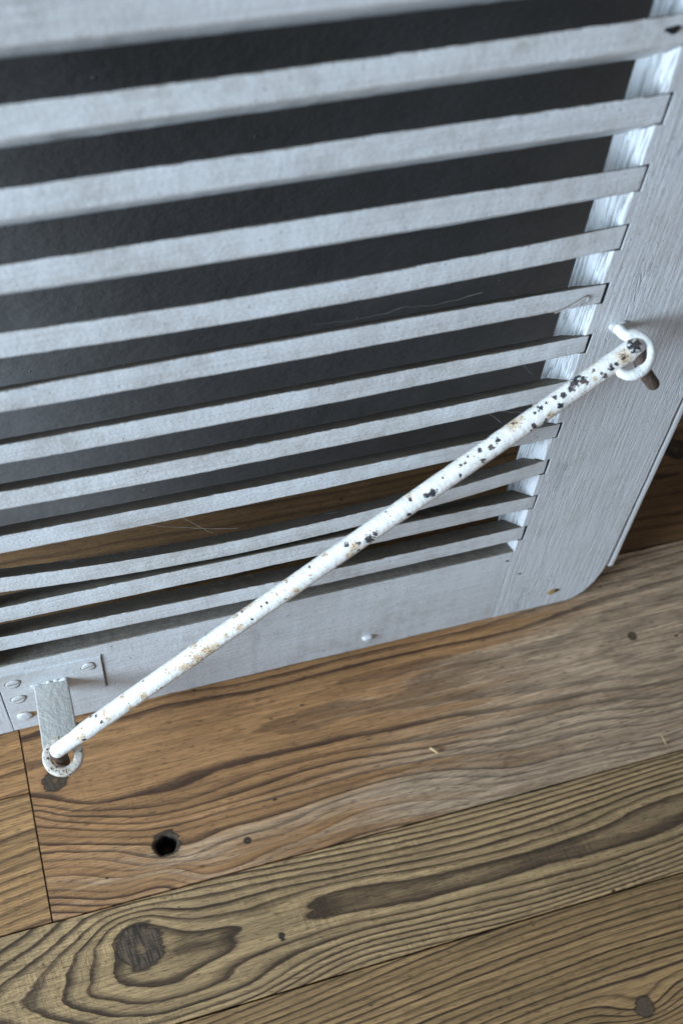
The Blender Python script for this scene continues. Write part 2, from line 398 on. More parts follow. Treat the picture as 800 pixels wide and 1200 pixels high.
def chipped(name, base, amount=0.0, rustiness=0.3, rough=0.33, marks=False, iron0=(0.020, 0.020, 0.026), iron1=(0.085, 0.055, 0.042)):
    """Glossy white enamel with chips down to dark iron and rust bleeding out.
    Attribute 'chip' / 'stain': distance to the nearest mark in units of its size."""
    b = Mat(name)
    n1 = b.noise(b.P, 480, 3, 0.65)
    n2 = b.noise(b.P, 130, 3, 0.6)
    n3 = b.noise(b.P, 1300, 2, 0.6)
    m = b.step(0.715 - amount, 0.735 - amount, n1 * 0.7 + n2 * 0.3 + (n3 - 0.5) * 0.12)
    col = b.scale(base, 0.92 + n2 * 0.14)
    col = b.mix(b.step(0.52, 0.75, n2) * rustiness * 0.6, col, (0.50, 0.40, 0.27))
    if marks:
        def attr(n):
            a = b.nt.nodes.new('ShaderNodeAttribute')
            a.attribute_name = n
            return S(b, a.outputs['Fac'])
        wob = (n1 - 0.5) * 3.4 + (n3 - 0.5) * 1.6
        m = b.max(m, b.step(1.05, 0.93, attr('chip') + wob))
        sp = b.step(0.16, 0.10, b.voro(b.P, 330.0)) * b.step(0.50, 0.54, n2)
        m = b.max(m, sp)
        st = b.step(1.3, 0.2, attr('stain') + wob * 0.35)
        dots = b.step(0.54, 0.60, b.noise(b.P, 800, 2, 0.6))
        col = b.mix(st * 0.65, col, (0.50, 0.31, 0.11))
        col = b.mix(st * dots, col, (0.13, 0.05, 0.018))
    iron = b.mix(b.step(0.42, 0.62, n2), iron0, iron1)
    col = b.mix(m, col, iron)
    rg = rough + m * 0.4
    lum = b.noise(b.P, 200, 3, 0.6)
    return b.finish(col, rg, lum * 0.9 + n1 * 0.3 - m * 0.7, 0.0010, 1.0, 0.5)


CHIPS = [(0.0207, 0.031, 0.3484, 0.004), (0.0192, 0.035, 0.3477, 0.0023), (0.0141, 0.0281, 0.3429, 0.0017), (0.0066, 0.0256, 0.337, 0.0019), (0.0096, 0.0262, 0.339, 0.0011), (0.0032, 0.0232, 0.3324, 0.0018), (0.0007, 0.0249, 0.3335, 0.0009), (-0.0137, 0.0278, 0.3254, 0.0031), (-0.0109, 0.0301, 0.3266, 0.002), (-0.0088, 0.0254, 0.3284, 0.0023), (-0.0161, 0.0245, 0.3236, 0.002), (-0.0209, 0.0228, 0.3201, 0.0017), (-0.0254, 0.0236, 0.3175, 0.0014), (-0.0303, 0.0231, 0.3141, 0.0011), (-0.0345, 0.022, 0.3113, 0.0017), (-0.0378, 0.0205, 0.3089, 0.0009), (-0.0229, 0.0182, 0.3153, 0.0023), (-0.0497, 0.0208, 0.3007, 0.0011), (-0.0374, 0.0139, 0.3024, 0.0014), (-0.0405, 0.0133, 0.3004, 0.0009), (-0.0313, 0.0153, 0.307, 0.0011), (-0.1012, 0.003, 0.263, 0.0026), (-0.1049, 0.0029, 0.2612, 0.0017), (-0.1144, 0.0045, 0.2566, 0.0011), (-0.0939, 0.0089, 0.2707, 0.0008), (-0.1159, -0.0021, 0.2496, 0.0016), (-0.1419, -0.0063, 0.2342, 0.0029), (-0.1379, -0.0047, 0.2379, 0.002), (-0.1484, -0.0064, 0.2313, 0.0014), (-0.0779, 0.014, 0.2817, 0.0008), (-0.2148, -0.0082, 0.1839, 0.0009), (-0.2138, -0.0173, 0.1885, 0.0009), (-0.2256, -0.0148, 0.1806, 0.0009), (-0.1978, -0.0184, 0.1951, 0.001), (-0.2097, -0.0164, 0.1913, 0.0009), (-0.0827, 0.0109, 0.2782, 0.0008), (-0.12, 0.0118, 0.2488, 0.0008), (-0.1294, 0.0046, 0.2464, 0.0008)]
RUST = [(-0.2532, -0.0278, 0.16, 0.0029), (-0.2591, -0.0304, 0.1544, 0.0026), (-0.2624, -0.0275, 0.1553, 0.0017), (-0.2705, -0.0295, 0.1496, 0.0017), (-0.2748, -0.0305, 0.1466, 0.0011), (-0.2801, -0.0305, 0.1435, 0.0014), (-0.2197, -0.0118, 0.1835, 0.0017), (-0.2308, -0.015, 0.1767, 0.0014), (-0.2298, -0.0231, 0.1759, 0.0017), (-0.2387, -0.0247, 0.17, 0.0011), (-0.2591, -0.0331, 0.1448, 0.0017), (-0.0022, 0.037, 0.3296, 0.0029), (0.0173, 0.0417, 0.3433, 0.0011), (-0.0497, 0.0208, 0.3007, 0.0029), (-0.0283, 0.0161, 0.3097, 0.0017), (-0.1517, -0.0066, 0.2295, 0.0023), (-0.3462, -0.0448, 0.0981, 0.0029), (-0.3443, -0.0487, 0.0951, 0.0017), (-0.1548, -0.0099, 0.2236, 0.0017), (0.014, 0.0277, 0.3426, 0.0029)]
mat_rod = chipped('rod_enamel', (0.70, 0.675, 0.63), rustiness=0.35, marks=True)
mat_ring = chipped('ring_enamel', (0.80, 0.80, 0.77), amount=0.05, rustiness=0.35)
mat_strap = chipped('strap_enamel', (0.40, 0.385, 0.35), amount=0.03, rustiness=0.4, rough=0.5)
mat_rust = plain('rusty_iron', (0.070, 0.046, 0.032), 0.75, 350, 1.5, 0.0008)
mat_iron = plain('dark_iron', (0.03, 0.022, 0.018), 0.8, 500, 0.8)
mat_hole = plain('hole_dark', (0.006, 0.005, 0.005), 0.95)
mat_bare = plain('bare_wood', (0.36, 0.24, 0.10), 0.8, 700, 0.9)
mat_joint = plain('joint_dirt', (0.02, 0.016, 0.012), 0.95)

bw = Mat('wall_paint')
wl = bw.noise(bw.P, 170, 3, 0.6)
wl2 = bw.noise(bw.P, 32, 3, 0.55)
wd = bw.step(0.10, 0.07, bw.voro(bw.P, 55.0)) * bw.step(0.5, 0.6, bw.noise(bw.P, 17, 1))
wc = bw.scale((0.158, 0.152, 0.147), 0.75 + wl2 * 0.5)
mat_wall = bw.finish(bw.mix(wd * 0.25, wc, (0.3, 0.3, 0.3)), 0.5, wl * 0.45 + wl2 * 1.0 + wd * 0.8, 0.0009, 1.0, 0.5)


# ------------------------------------------------------------------ object helpers
def link(name, me, mat, parent=None, smooth=False):
    o = bpy.data.objects.new(name, me)
    if mat:
        me.materials.append(mat)
    if smooth:
        me.polygons.foreach_set('use_smooth', [True] * len(me.polygons))
    COL.objects.link(o)
    if parent:
        o.parent = parent
    return o


def from_bm(name, bm, mat, parent=None, smooth=False):
    bmesh.ops.recalc_face_normals(bm, faces=bm.faces)
    me = bpy.data.meshes.new(name)
    bm.to_mesh(me)
    bm.free()
    return link(name, me, mat, parent, smooth)


def smooth_by_angle(o, deg=40):
    me = o.data
    me.polygons.foreach_set('use_smooth', [True] * len(me.polygons))
    me.set_sharp_from_angle(angle=math.radians(deg))


def tag(o, label, cat, group=None, kind=None):
    if label: o['label'] = label
    if cat: o['category'] = cat
    if group: o['group'] = group
    if kind: o['kind'] = kind
    return o


def empty(name, pos=(0, 0, 0), rot=(0, 0, 0)):
    o = bpy.data.objects.new(name, None)
    o.empty_display_size = 0.05
    o.location = pos
    o.rotation_euler = rot
    COL.objects.link(o)
    return o


def nz(*p):
    return mnoise.noise(Vector(p))


def round_poly(pts, rad, seg=3):
    """2-D polygon with rounded corners."""
    out = []
    k = len(pts)
    for i in range(k):
        p, a, c = Vector(pts[i]), Vector(pts[i - 1]), Vector(pts[(i + 1) % k])
        da, dc = (a - p).normalized(), (c - p).normalized()
        r = min(rad, (a - p).length * 0.45, (c - p).length * 0.45)
        p0, p1 = p + da * r, p + dc * r
        for j in range(seg + 1):
            q = j / seg
            out.append(((1 - q) ** 2) * p0 + 2 * q * (1 - q) * p + q * q * p1)
    return out


def loft(rings, cap=True):
    bm = bmesh.new()
    vr = [[bm.verts.new(p) for p in ring] for ring in rings]
    k = len(vr[0])
    for a, b_ in zip(vr, vr[1:]):
        for i in range(k):
            bm.faces.new((a[i], a[(i + 1) % k], b_[(i + 1) % k], b_[i]))
    if cap:
        bm.faces.new(vr[0][::-1])
        bm.faces.new(vr[-1])
    return bm


def tube(path, radii, seg=20, ends=True):
    """Round bar along a smooth path (list of Vectors), radius per point; rounded ends."""
    n = len(path)
    rings = []
    t0 = (path[1] - path[0]).normalized()
    ref = t0.orthogonal().normalized()
    for i, p in enumerate(path):
        t = (path[min(i + 1, n - 1)] - path[max(i - 1, 0)]).normalized()
        ref = (ref - t * ref.dot(t)).normalized()
        bi = t.cross(ref)
        rings.append([p + (ref * math.cos(a) + bi * math.sin(a)) * radii[i] for a in [2 * math.pi * k / seg for k in range(seg)]])
    return loft(rings)


def spline(pts, per=14):
    """Catmull-Rom through points."""
    P = [Vector(p) for p in pts]
    P = [P[0] * 2 - P[1]] + P + [P[-1] * 2 - P[-2]]
    out = []
    for i in range(1, len(P) - 2):
        a, b_, c, d = P[i - 1:i + 3]
        for j in range(per):
            t = j / per
            out.append(0.5 * ((2 * b_) + (c - a) * t + (2 * a - 5 * b_ + 4 * c - d) * t * t + (3 * b_ - a - 3 * c + d) * t ** 3))
    out.append(P[-2])
    return out


def add_caps(path, radii, steps=5):
    """Round both ends of a tube."""
    d0 = (path[0] - path[1]).normalized()
    d1 = (path[-1] - path[-2]).normalized()
    r0, r1 = radii[0], radii[-1]
    pre, prer, post, postr = [], [], [], []
    for k in range(steps):
        a = (k + 0.4) / (steps + 0.4) * math.pi / 2
        pre.append(path[0] + d0 * r0 * math.cos(a)); prer.append(r0 * math.sin(a))
        post.append(path[-1] + d1 * r1 * math.sin(math.pi / 2 * (k + 1) / (steps + 0.3))); postr.append(r1 * math.cos(math.pi / 2 * (k + 1) / (steps + 0.3)))
    return pre + list(path) + post, prer + list(radii) + postr


# ------------------------------------------------------------------ floor: boards on a dark base
def box_bm(x0, x1, y0, y1, z0, z1):
    bm = bmesh.new()
    bmesh.ops.create_cube(bm, size=1)
    for v in bm.verts:
        v.co = Vector((x0 if v.co.x < 0 else x1, y0 if v.co.y < 0 else y1, z0 if v.co.z < 0 else z1))
    return bm


floor = tag(from_bm('floor', box_bm(-1.6, 1.4, -1.0, 0.168, -0.06, -0.0235), mat_joint), None, None, kind='structure')


def stations(a, b, lo, hi, fine, coarse, extra=None):
    out = [a]
    while out[-1] < b - 1e-9:
        x = out[-1]
        st = fine if lo - 1e-9 <= x < hi else coarse
        if extra and extra[0] - extra[1] <= x < extra[0] + extra[1]:
            st = extra[2]
        nxt = x + st
        if x < lo < nxt: nxt = lo
        if extra and x < extra[0] - extra[1] < nxt: nxt = extra[0] - extra[1]
        out.append(min(b, nxt))
    return out


def plank(x0, x1, y0, y1, mat, ring, weather=none, dz=0.0, hole=None, seed=0, seen=True):
    g = 0.0006
    xs = stations(x0 + g, x1 - g, -0.47, 0.26, 0.0025 if seen else 0.05, 0.05, (hole[0], hole[2] * 1.6, 0.0006) if hole else None)
    r = 0.0007
    ys = stations(y0 + g + r, y1 - g - r, -9, 9, 0.0025 if seen else 0.01, 0.01, (hole[1], hole[2] * 1.6, 0.0006) if hole else None)
    sec = [(y1 - g, -0.022), (y1 - g, -r), (y1 - g - r * 0.3, -r * 0.3)] + [(y, 0.0) for y in ys[::-1]] + [(y0 + g + r * 0.3, -r * 0.3), (y0 + g, -r), (y0 + g, -0.022)]
    rings = []
    for x in xs:
        ringv = []
        for (y, z) in sec:
            side = 1 if y > (y0 + y1) / 2 else -1
            j = (0.0002 * nz(x * 30 + seed, side * 5, seed) + 0.0002 * nz(x * 170, side * 9, seed)) if z < 0 or y in (ys[0], ys[-1]) else 0
            zz = z + dz + (0.0003 * nz(x * 9, y * 40, seed) if z > -0.01 else 0)
            if hole and z == 0:
                dx, dy = x - hole[0], y - hole[1]
                a = math.atan2(dy, dx)
                q = math.hypot(dx / 1.05, dy) / (hole[2] * (1 + 0.08 * math.sin(2 * a + 1) + 0.05 * math.sin(5 * a)))
                if q < 1.25: zz -= 0.0012 * (1.25 - q) / 0.25
                if q < 1.0: zz -= 0.018 * min(1, (1 - q) / 0.12)
            ringv.append(Vector((x, y + j, zz)))
        rings.append(ringv)
    o = from_bm('plank', loft(rings), mat, floor)
    smooth_by_angle(o, 35)
    me = o.data
    co = np.empty(len(me.vertices) * 3)
    me.vertices.foreach_get('co', co)
    co = co.reshape(-1, 3)
    u, v = co[:, 0].copy(), co[:, 1].copy()
    gfield = ring(u, v) + 0.08 * fbm(u * 9, v * 40, 50 + seed) + 0.03 * fbm(u * 25, v * 110, 70 + seed)
    me.attributes.new('ring', 'FLOAT', 'POINT').data.foreach_set('value', gfield.astype(np.float32))
    me.attributes.new('weather', 'FLOAT', 'POINT').data.foreach_set('value', weather(u, v).astype(np.float32))
    if hole:
        me.materials.append(mat_hole)
        for p in me.polygons:
            if p.center.z < -0.006 and p.normal.z > -0.5 and (p.center.x - hole[0]) ** 2 + (p.center.y - hole[1]) ** 2 < (hole[2] * 1.3) ** 2:
                p.material_index = 1
    return o


XB, Y1, Y2, YD, YB = -0.3921, -0.1459, -0.2356, -0.0491, 0.0305
plank(XB, 1.4, Y1, YB, mat_mid, ring_mid, grey_mid, 0.0, (-0.3021, -0.1132, 0.0072), 1)
plank(-1.6, 1.4, Y2, Y1, mat_pale, ring_pale, grey_pale, 0.0003, None, 2)
plank(-1.6, 1.4, -0.372, Y2, mat_front, ring_front, grey_front, -0.0002, None, 3)
plank(-1.6, XB, Y1, YD, mat_left_near, ring_near, none, -0.0004, None, 4)
plank(-1.6, XB, YD, YB, mat_left_far, ring_far, none, -0.0003, None, 5)
plank(-1.6, 1.4, YB, 0.168, mat_back, ring_back, none, 0.0002, None, 6)
for i, (ya, yb, mt, rf) in enumerate(((-0.52, -0.372, mat_left_near, ring_near), (-0.66, -0.52, mat_front, ring_front), (-0.83, -0.66, mat_left_far, ring_far), (-1.0, -0.83, mat_front, ring_front))):
    plank(-1.6, 1.4, ya, yb, mt, rf, none, 0.0, None, 7 + i, False)

wall = tag(from_bm('wall', box_bm(-1.6, 1.4, 0.17, 0.29, -0.06, 2.3), mat_wall), 'dark grey plastered wall behind the leaning shutter', 'wall', kind='structure')

# ------------------------------------------------------------------ the louvered shutter
D = 0.033                    # thickness of the frame
SL = -0.3955                 # inner edge of the stile outside the frame
W = 0.0939
HGT = 1.12
shutter = tag(empty('louvered_shutter', (0, 0, 0), (-LEAN, 0, 0)), 'old white painted louvered shutter leaning on the dark wall', 'shutter')
# local axes: x = s, -y = n (towards the room), z = t


def tmin(n):                 # its foot is worn flat on the floor
    return (0.0006 - n * math.sin(LEAN)) / math.cos(LEAN)


TOPS = {1: [(-.3153, .5505), (-.189, .5511), (-.0481, .5532)], 2: [(-.3222, .5086), (-.1875, .5097), (-.0367, .51), (.0021, .5107)],
        3: [(-.3293, .4664), (-.1859, .4667), (-.035, .4668), (.0017, .4669)], 4: [(-.3365, .4228), (-.1842, .4200), (-.0248, .4263), (.0006, .4256)],
        5: [(-.3432, .382), (-.1828, .3831), (-.0409, .3834), (.0025, .3824)], 6: [(-.3503, .3391), (-.1812, .3387), (-.0314, .34), (.0026, .3399)],
        7: [(-.3572, .2976), (-.1796, .2959), (-.0457, .2977)], 8: [(-.3641, .2562), (-.178, .2539), (.0035, .2558)],
        9: [(-.3715, .2117), (-.2348, .197), (-.176, .1984), (.0013, .2157)], 10: [(-.3771, .1776), (-.2352, .1774), (-.1751, .1751), (.0025, .1741)],
        11: [(-.3832, .1409), (-.2362, .1352), (.0032, .1348)]}
BOTS = {1: [(-.3181, .5336), (-.1884, .5348), (-.0439, .5372), (-.001, .5368)], 2: [(-.3252, .4911), (-.1868, .4916), (-.0415, .4929), (.0031, .4926)],
        3: [(-.3322, .4486), (-.1852, .4479), (-.0304, .4485), (.0025, .4512)], 4: [(-.3394, .4049), (-.1835, .4021), (-.046, .407), (.0013, .4083)],
        5: [(-.3461, .365), (-.1822, .3652), (-.0372, .3665), (.0027, .3672)], 6: [(-.3531, .3225), (-.1805, .3214), (-.028, .324), (.0036, .3245)],
        7: [(-.36, .2808), (-.1789, .2783), (-.0425, .2811)], 8: [(-.3671, .2381), (-.1774, .2363), (.0038, .2413)],
        9: [(-.3743, .1945), (-.2352, .1806), (-.1754, .1812), (.0022, .1997)], 10: [(-.3802, .1591), (-.2357, .1576), (-.1744, .1565), (.0032, .158)],
        11: [(-.3862, .1227), (-.2366, .1172), (.004, .1174)]}


def curve_of(pts):
    a = np.array(pts)
    return np.poly1d(np.polyfit(a[:, 0], a[:, 1], 2))


def board(name, s0, s1, section, mat, parent, n=120, rough=0.0004, seed=0.0, edge=0.0015, fine=0.0002):
    """Board along s; section(s) -> four (n, t) corners, front-top, front-bottom, back-bottom, back-top."""
    rings = []
    for i in range(n + 1):
        s = s0 + (s1 - s0) * i / n
        sec = round_poly(section(s), edge, 3)
        ring = []
        for k, q in enumerate(sec):
            a = rough * nz(s * 24 + seed, k * 0.6, seed) + fine * nz(s * 190 + seed, k * 1.7, seed + 4)
            b2 = rough * nz(s * 24 + seed, k * 0.6, seed + 20) + fine * 1.3 * nz(s * 150 + seed, k * 1.7, seed + 14)
            ring.append(Vector((s, -(q[0] + a), q[1] + b2)))
        rings.append(ring)
    o = from_bm(name, loft(rings), mat, parent)
    smooth_by_angle(o, 55)
    return o


SD = 0.0262                  # how far a slat reaches back
ENDS = {}
TILT = {1: 0.93, 2: 0.98, 5: 0.985, 9: 1.10}
for k in range(1, 12):
    ft, fb = curve_of(TOPS[k]), curve_of(BOTS[k])
    sh = SD * TILT.get(k, 1.0)
    nf = 0.0006 * R.uniform(-1, 1)
    sec = lambda s, ft=ft, fb=fb, sh=sh, nf=nf: [(nf, ft(s)), (nf, fb(s)), (nf - SD, fb(s) - sh), (nf - SD, ft(s) - sh)]
    end = (0.0040, 0.0031, 0.0030, 0.0034, 0.0024, 0.0026, 0.0030, 0.0029, 0.0032, 0.0033, 0.0028)[k - 1]
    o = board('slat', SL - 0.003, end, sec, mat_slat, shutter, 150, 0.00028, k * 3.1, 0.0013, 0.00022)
    if k == 9:
        o['label'] = 'warped louver slat sagging in the middle'
    ENDS[k] = (ft(0.002), fb(0.002))
for k in range(10):          # the upper half of the shutter, above the picture
    tc = 0.70 + k * 0.0375
    sec = lambda s, tc=tc: [(0, tc), (0, tc - 0.017), (-SD, tc - 0.017 - SD), (-SD, tc - SD)]
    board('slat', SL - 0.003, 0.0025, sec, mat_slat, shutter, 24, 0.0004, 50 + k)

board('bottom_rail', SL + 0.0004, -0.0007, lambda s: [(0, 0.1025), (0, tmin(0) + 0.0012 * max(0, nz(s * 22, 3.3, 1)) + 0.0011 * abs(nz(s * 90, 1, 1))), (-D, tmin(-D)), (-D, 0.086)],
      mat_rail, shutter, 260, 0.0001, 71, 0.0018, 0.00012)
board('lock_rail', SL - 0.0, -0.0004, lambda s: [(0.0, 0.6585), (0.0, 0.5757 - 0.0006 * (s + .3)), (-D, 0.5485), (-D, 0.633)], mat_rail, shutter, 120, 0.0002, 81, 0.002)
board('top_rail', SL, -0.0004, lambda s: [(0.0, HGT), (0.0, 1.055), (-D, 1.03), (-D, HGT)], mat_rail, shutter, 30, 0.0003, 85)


def stile(name, inner, outer, sign, notches, lip=True):
    """Upright with a rebated lip at its outer edge and a mortise for each slat end cut in its face."""
    o = empty_mesh = None
    pts = []
    # inner edge from the foot up, then outer edge down (s, t)
    def edge_pts(s, ta, tb, amp, seed, step=0.006):
        m = max(2, int((tb - ta) / step))
        return [(s + amp * nz(seed, (ta + (tb - ta) * i / m) * 40, 2) + amp * 0.8 * nz(seed, (ta + (tb - ta) * i / m) * 210, 5), ta + (tb - ta) * i / m) for i in range(m + 1)]
    t = 0.0012
    nd = 0.0046 * sign
    for (tt, tb) in sorted(notches):
        pts += edge_pts(inner, t, tb, 0.00045, 1)
        pts += [(inner + nd, tb - 0.0004), (inner + nd * 1.08, tt + 0.0004)]
        t = tt
    pts += edge_pts(inner, t, HGT, 0.00045, 1)
    if lip:
        down = edge_pts(outer, 0.050, HGT, 0.0003, 7)[::-1]
        foot = [(outer - 0.0016 * sign, 0.038), (outer - 0.0052 * sign, 0.0235), (outer - 0.012 * sign, 0.010), (outer - 0.0205 * sign, 0.003), (outer - 0.027 * sign, 0.0012)]
        m = 14
        foot += [(foot[-1][0] + (inner - foot[-1][0]) * i / m, 0.0012 + 0.0008 * abs(nz(i * 1.7, 2, 4))) for i in range(1, m)]
        pts += down + foot
    else:
        pts += [(outer, HGT), (outer, 0.0012)]
    bm = bmesh.new()
    # front layer with the mortises
    fr = [bm.verts.new((s, 0.0, tt)) for s, tt in pts]
    FL = 0.012                # depth of the mortises; they slope down with the slats
    bk = [bm.verts.new((s, FL, max(tt - (FL if 0.112 < tt < 0.57 and abs(s - inner) < 0.01 else 0), tmin(-FL)))) for s, tt in pts]
    k = len(pts)
    ff = bm.faces.new(fr)
    bm.faces.new(bk[::-1])
    for i in range(k):
        bm.faces.new((fr[i], bk[i], bk[(i + 1) % k], fr[(i + 1) % k]))
    bmesh.ops.recalc_face_normals(bm, faces=bm.faces)
    bmesh.ops.bevel(bm, geom=[e for e in bm.edges if all(abs(v.co.y) < 1e-6 for v in e.verts)], offset=0.0004, segments=2, affect='EDGES', profile=0.5)
    # solid body behind it
    ob = outer - 0.001 * sign
    for (n0, n1, a, b_, tlow) in ((0.0121, D, inner + 0.0001 * sign, ob, None),):
        body = [(a, tmin(-n0) + 0.0002), (ob - 0.024 * sign, tmin(-n0) + 0.0002), (ob - 0.006 * sign, 0.018), (ob, 0.045), (ob, HGT - 0.0005), (a, HGT - 0.0005)]
        mm = 40
        f1 = [bm.verts.new((s, n0, t2)) for s, t2 in body]
        f2 = [bm.verts.new((s, n1, max(t2, tmin(-n1)))) for s, t2 in body]
        bm.faces.new(f1)
        bm.faces.new(f2[::-1])
        for i in range(len(body)):
            j = (i + 1) % len(body)
            bm.faces.new((f1[i], f2[i], f2[j], f1[j]))
    o = from_bm(name, bm, mat_stile, shutter)
    o.data.materials.append(mat_joint)
    for p in o.data.polygons:
        cs = (p.center.x - inner) * sign
        if notches and 0.0008 < cs < 0.0062 and 0.0006 < p.center.y < 0.0119 and abs(p.normal.y) < 0.5 and 0.11 < p.center.z < 0.57:
            p.material_index = 1
    if lip:
        lb = loft([[Vector((p[0] + 0.0003 * sign * nz(tz * 25, 3, 3), p[1], tz)) for p in round_poly([(ob + 0.0002 * sign, 0.0300), (outer + 0.0026 * sign, 0.0300), (outer + 0.0026 * sign, 0.0008), (outer + 0.0078 * sign, 0.0008), (outer + 0.0078 * sign, D - 0.0006), (ob + 0.0002 * sign, D - 0.0006)], 0.0013, 3)]
                   for tz in [0.0420 + i * (HGT - 0.045) / 90 for i in range(91)]])
        lo = from_bm('edge_strip', lb, mat_lip, o)
        smooth_by_angle(lo, 50)
    return o


right_stile = stile('stile', 0.0, W, 1, [(a + 0.0004, b_ - 0.0004) for a, b_ in ENDS.values()])
left_stile = stile('stile', SL, SL - W, -1, [])


def sh_part(name, bm, mat, parent, deg=45):
    o = from_bm(name, bm, mat, parent)
    smooth_by_angle(o, deg)
    return o


def L(s, t, n):
    return Vector((s, -n, t))


def dome(s, t, n, rs, rt, h, seg=20, rot=0.0, slot=False, sink=0.0006, wob=0.05):
    """Low painted-over screw head or blob on the face."""
    rings = []
    prof = [(1.0, -sink), (1.0, h * 0.35), (0.93, h * 0.7), (0.75, h * 0.93), (0.4, h), (0.05, h * 1.01)]
    for f, z in prof:
        ring = []
        for k in range(seg):
            a = 2 * math.pi * k / seg
            w = 1 + wob * math.sin(3 * a + s * 900)
            zz = z
            x, y = rs * f * w * math.cos(a), rt * f * w * math.sin(a)
            if slot and f < 0.9 and abs(y * math.cos(rot) - x * math.sin(rot)) < 0.0008:
                zz = h * 0.1
            ring.append(L(s + x, t + y, n + zz))
        rings.append(ring)
    return loft(rings)


def slotted(parent, s, t, n, rad, rot, mat, h=0.0012):
    o = sh_part('screw_head', dome(s, t, n, rad, rad, h), mat, parent, 35)
    sh_part('dirt_rim', dome(s + 0.0003, t - 0.0002, n, rad * 1.16, rad * 1.12, 0.00025, wob=0.12), mat_slotdirt, o, 35)
    c, sn = math.cos(rot), math.sin(rot)
    bm = bmesh.new()
    hw, hl = 0.00045, rad * 0.8
    q = [(-hl, -hw), (hl, -hw), (hl, hw), (-hl, hw)]
    a = [bm.verts.new(L(s + x * c - y * sn, t + x * sn + y * c, n + h * 1.05)) for x, y in q]
    b2 = [bm.verts.new(L(s + x * c - y * sn, t + x * sn + y * c, n + h * 0.3)) for x, y in q]
    bm.faces.new(a)
    for i in range(4):
        bm.faces.new((a[i], b2[i], b2[(i + 1) % 4], a[(i + 1) % 4]))
    from_bm('screw_slot', bm, mat_slotdirt, o)
    return o


mat_slotdirt = plain('slot_dirt', (0.16, 0.145, 0.12), 0.8)

# --- corner bracket on the bottom rail: L plate, strap with an eye, screws
bracket = sh_part('bracket_plate', None, None, None) if False else None
pl = [(SL + 0.0006, 0.0035), (-0.3735, 0.0035), (-0.3735, 0.0385), (-0.3212, 0.0385), (-0.3206, 0.0868), (SL + 0.0008, 0.0895)]
bm = bmesh.new()
fr = [bm.verts.new(L(s, t, 0.0011)) for s, t in pl]
bk = [bm.verts.new(L(s, t, -0.003)) for s, t in pl]
bm.faces.new(fr)
for i in range(len(pl)):
    bm.faces.new((fr[i], bk[i], bk[(i + 1) % len(pl)], fr[(i + 1) % len(pl)]))
bmesh.ops.recalc_face_normals(bm, faces=bm.faces)
bmesh.ops.bevel(bm, geom=[e for e in bm.edges if all(abs(v.co.y + 0.0011) < 1e-6 for v in e.verts)], offset=0.0005, segments=2, affect='EDGES')
bracket = from_bm('bracket', bm, mat_plate, shutter)
# dirt line at the plate's end
for (sa, ta, sb, tb, wd_) in ((-0.3202, 0.0885, -0.3203, 0.041, 0.0005), (SL + 0.0, 0.088, SL + 0.0004, 0.006, 0.0006)):
    path = [L(sa + (sb - sa) * i / 12 + 0.0003 * nz(i * .9, 1, 1), ta + (tb - ta) * i / 12, 0.0002) for i in range(13)]
    sh_part('joint_line', tube(path, [wd_ * (0.7 + 0.5 * abs(nz(i * .8, 4, 2))) for i in range(13)], 6), mat_joint, bracket)
slotted(bracket, -0.3306, 0.0768, 0.0011, 0.0050, 0.3, mat_plate, 0.0007)
slotted(bracket, -0.3848, 0.0762, 0.0011, 0.0052, 0.1, mat_plate, 0.0006)
slotted(bracket, -0.3844, 0.0520, 0.0011, 0.0052, 0.35, mat_plate, 0.0007)
so = sh_part('screw_head', dome(-0.3838, 0.0245, 0.0011, 0.0056, 0.0056, 0.0018), mat_rod if False else mat_plate, bracket, 35)
sh_part('rust_ring', dome(-0.3822, 0.0243, 0.0011, 0.0072, 0.0062, 0.0004, wob=0.15), mat_bare, so, 35)

# strap: horizontal iron tongue standing out of the rail with an eye at its end
def strap_pt(sx, ny, z):      # ny: distance out from the rail; z up; horizontal in the room
    n = ny * math.cos(LEAN)
    t = 0.0630 - ny * math.sin(LEAN)
    return L(-0.3593 + sx, t + z * math.cos(LEAN), n + z * math.sin(LEAN))


EY, RO, RI, TH = 0.0560, 0.0145, 0.0078, 0.0058
segs = 56
bm = bmesh.new()
outer, inner = [], []
for i in range(segs):
    a = -math.pi / 2 + 2 * math.pi * i / segs + math.pi / segs      # starts at the tongue side
    outer.append((RO * math.cos(a) * (1 + 0.02 * nz(i * .5, 1, 3)) - 0.0012, EY + RO * math.sin(a)))
    inner.append((RI * math.cos(a) - 0.0012, EY + RI * math.sin(a)))
# ring of the eye, rounded section
rings = []
for i in range(segs):
    a = 2 * math.pi * i / segs
    mid, half = (RO + RI) / 2, (RO - RI) / 2
    ring = []
    for q in round_poly([(-half, -TH / 2), (half, -TH / 2), (half, TH / 2), (-half, TH / 2)], 0.0017, 3):
        rr = mid + q[0] + 0.0004 * nz(i * 0.4, 2, 8)
        ring.append(strap_pt(rr * math.cos(a) - 0.0012, EY + rr * math.sin(a), q[1] - 0.0005 * math.sin(a)))
    rings.append(ring)
rings.append(rings[0])
bm = loft(rings, cap=False)
bmesh.ops.remove_doubles(bm, verts=bm.verts, dist=1e-6)
strap_eye_bm = bm
tongue = []
for i in range(41):
    y = -0.004 + (EY - RI * 0.96 + 0.004) * i / 40
    half = 0.0122 + 0.0006 * math.sin(y * 40) + 0.0003 * nz(y * 120, 3, 1)
    lift = 0.0014 * math.exp(-((y - 0.002) / 0.004) ** 2)
    ring = [strap_pt(q[0] - 0.0012 * max(0, y) / EY, y, q[1]) for q in round_poly([(-half, -TH / 2), (half, -TH / 2), (half, TH / 2 + lift), (-half, TH / 2 + lift)], 0.0012, 3)]
    tongue.append(ring)
st = sh_part('strap', loft(tongue), mat_strap, bracket, 45)
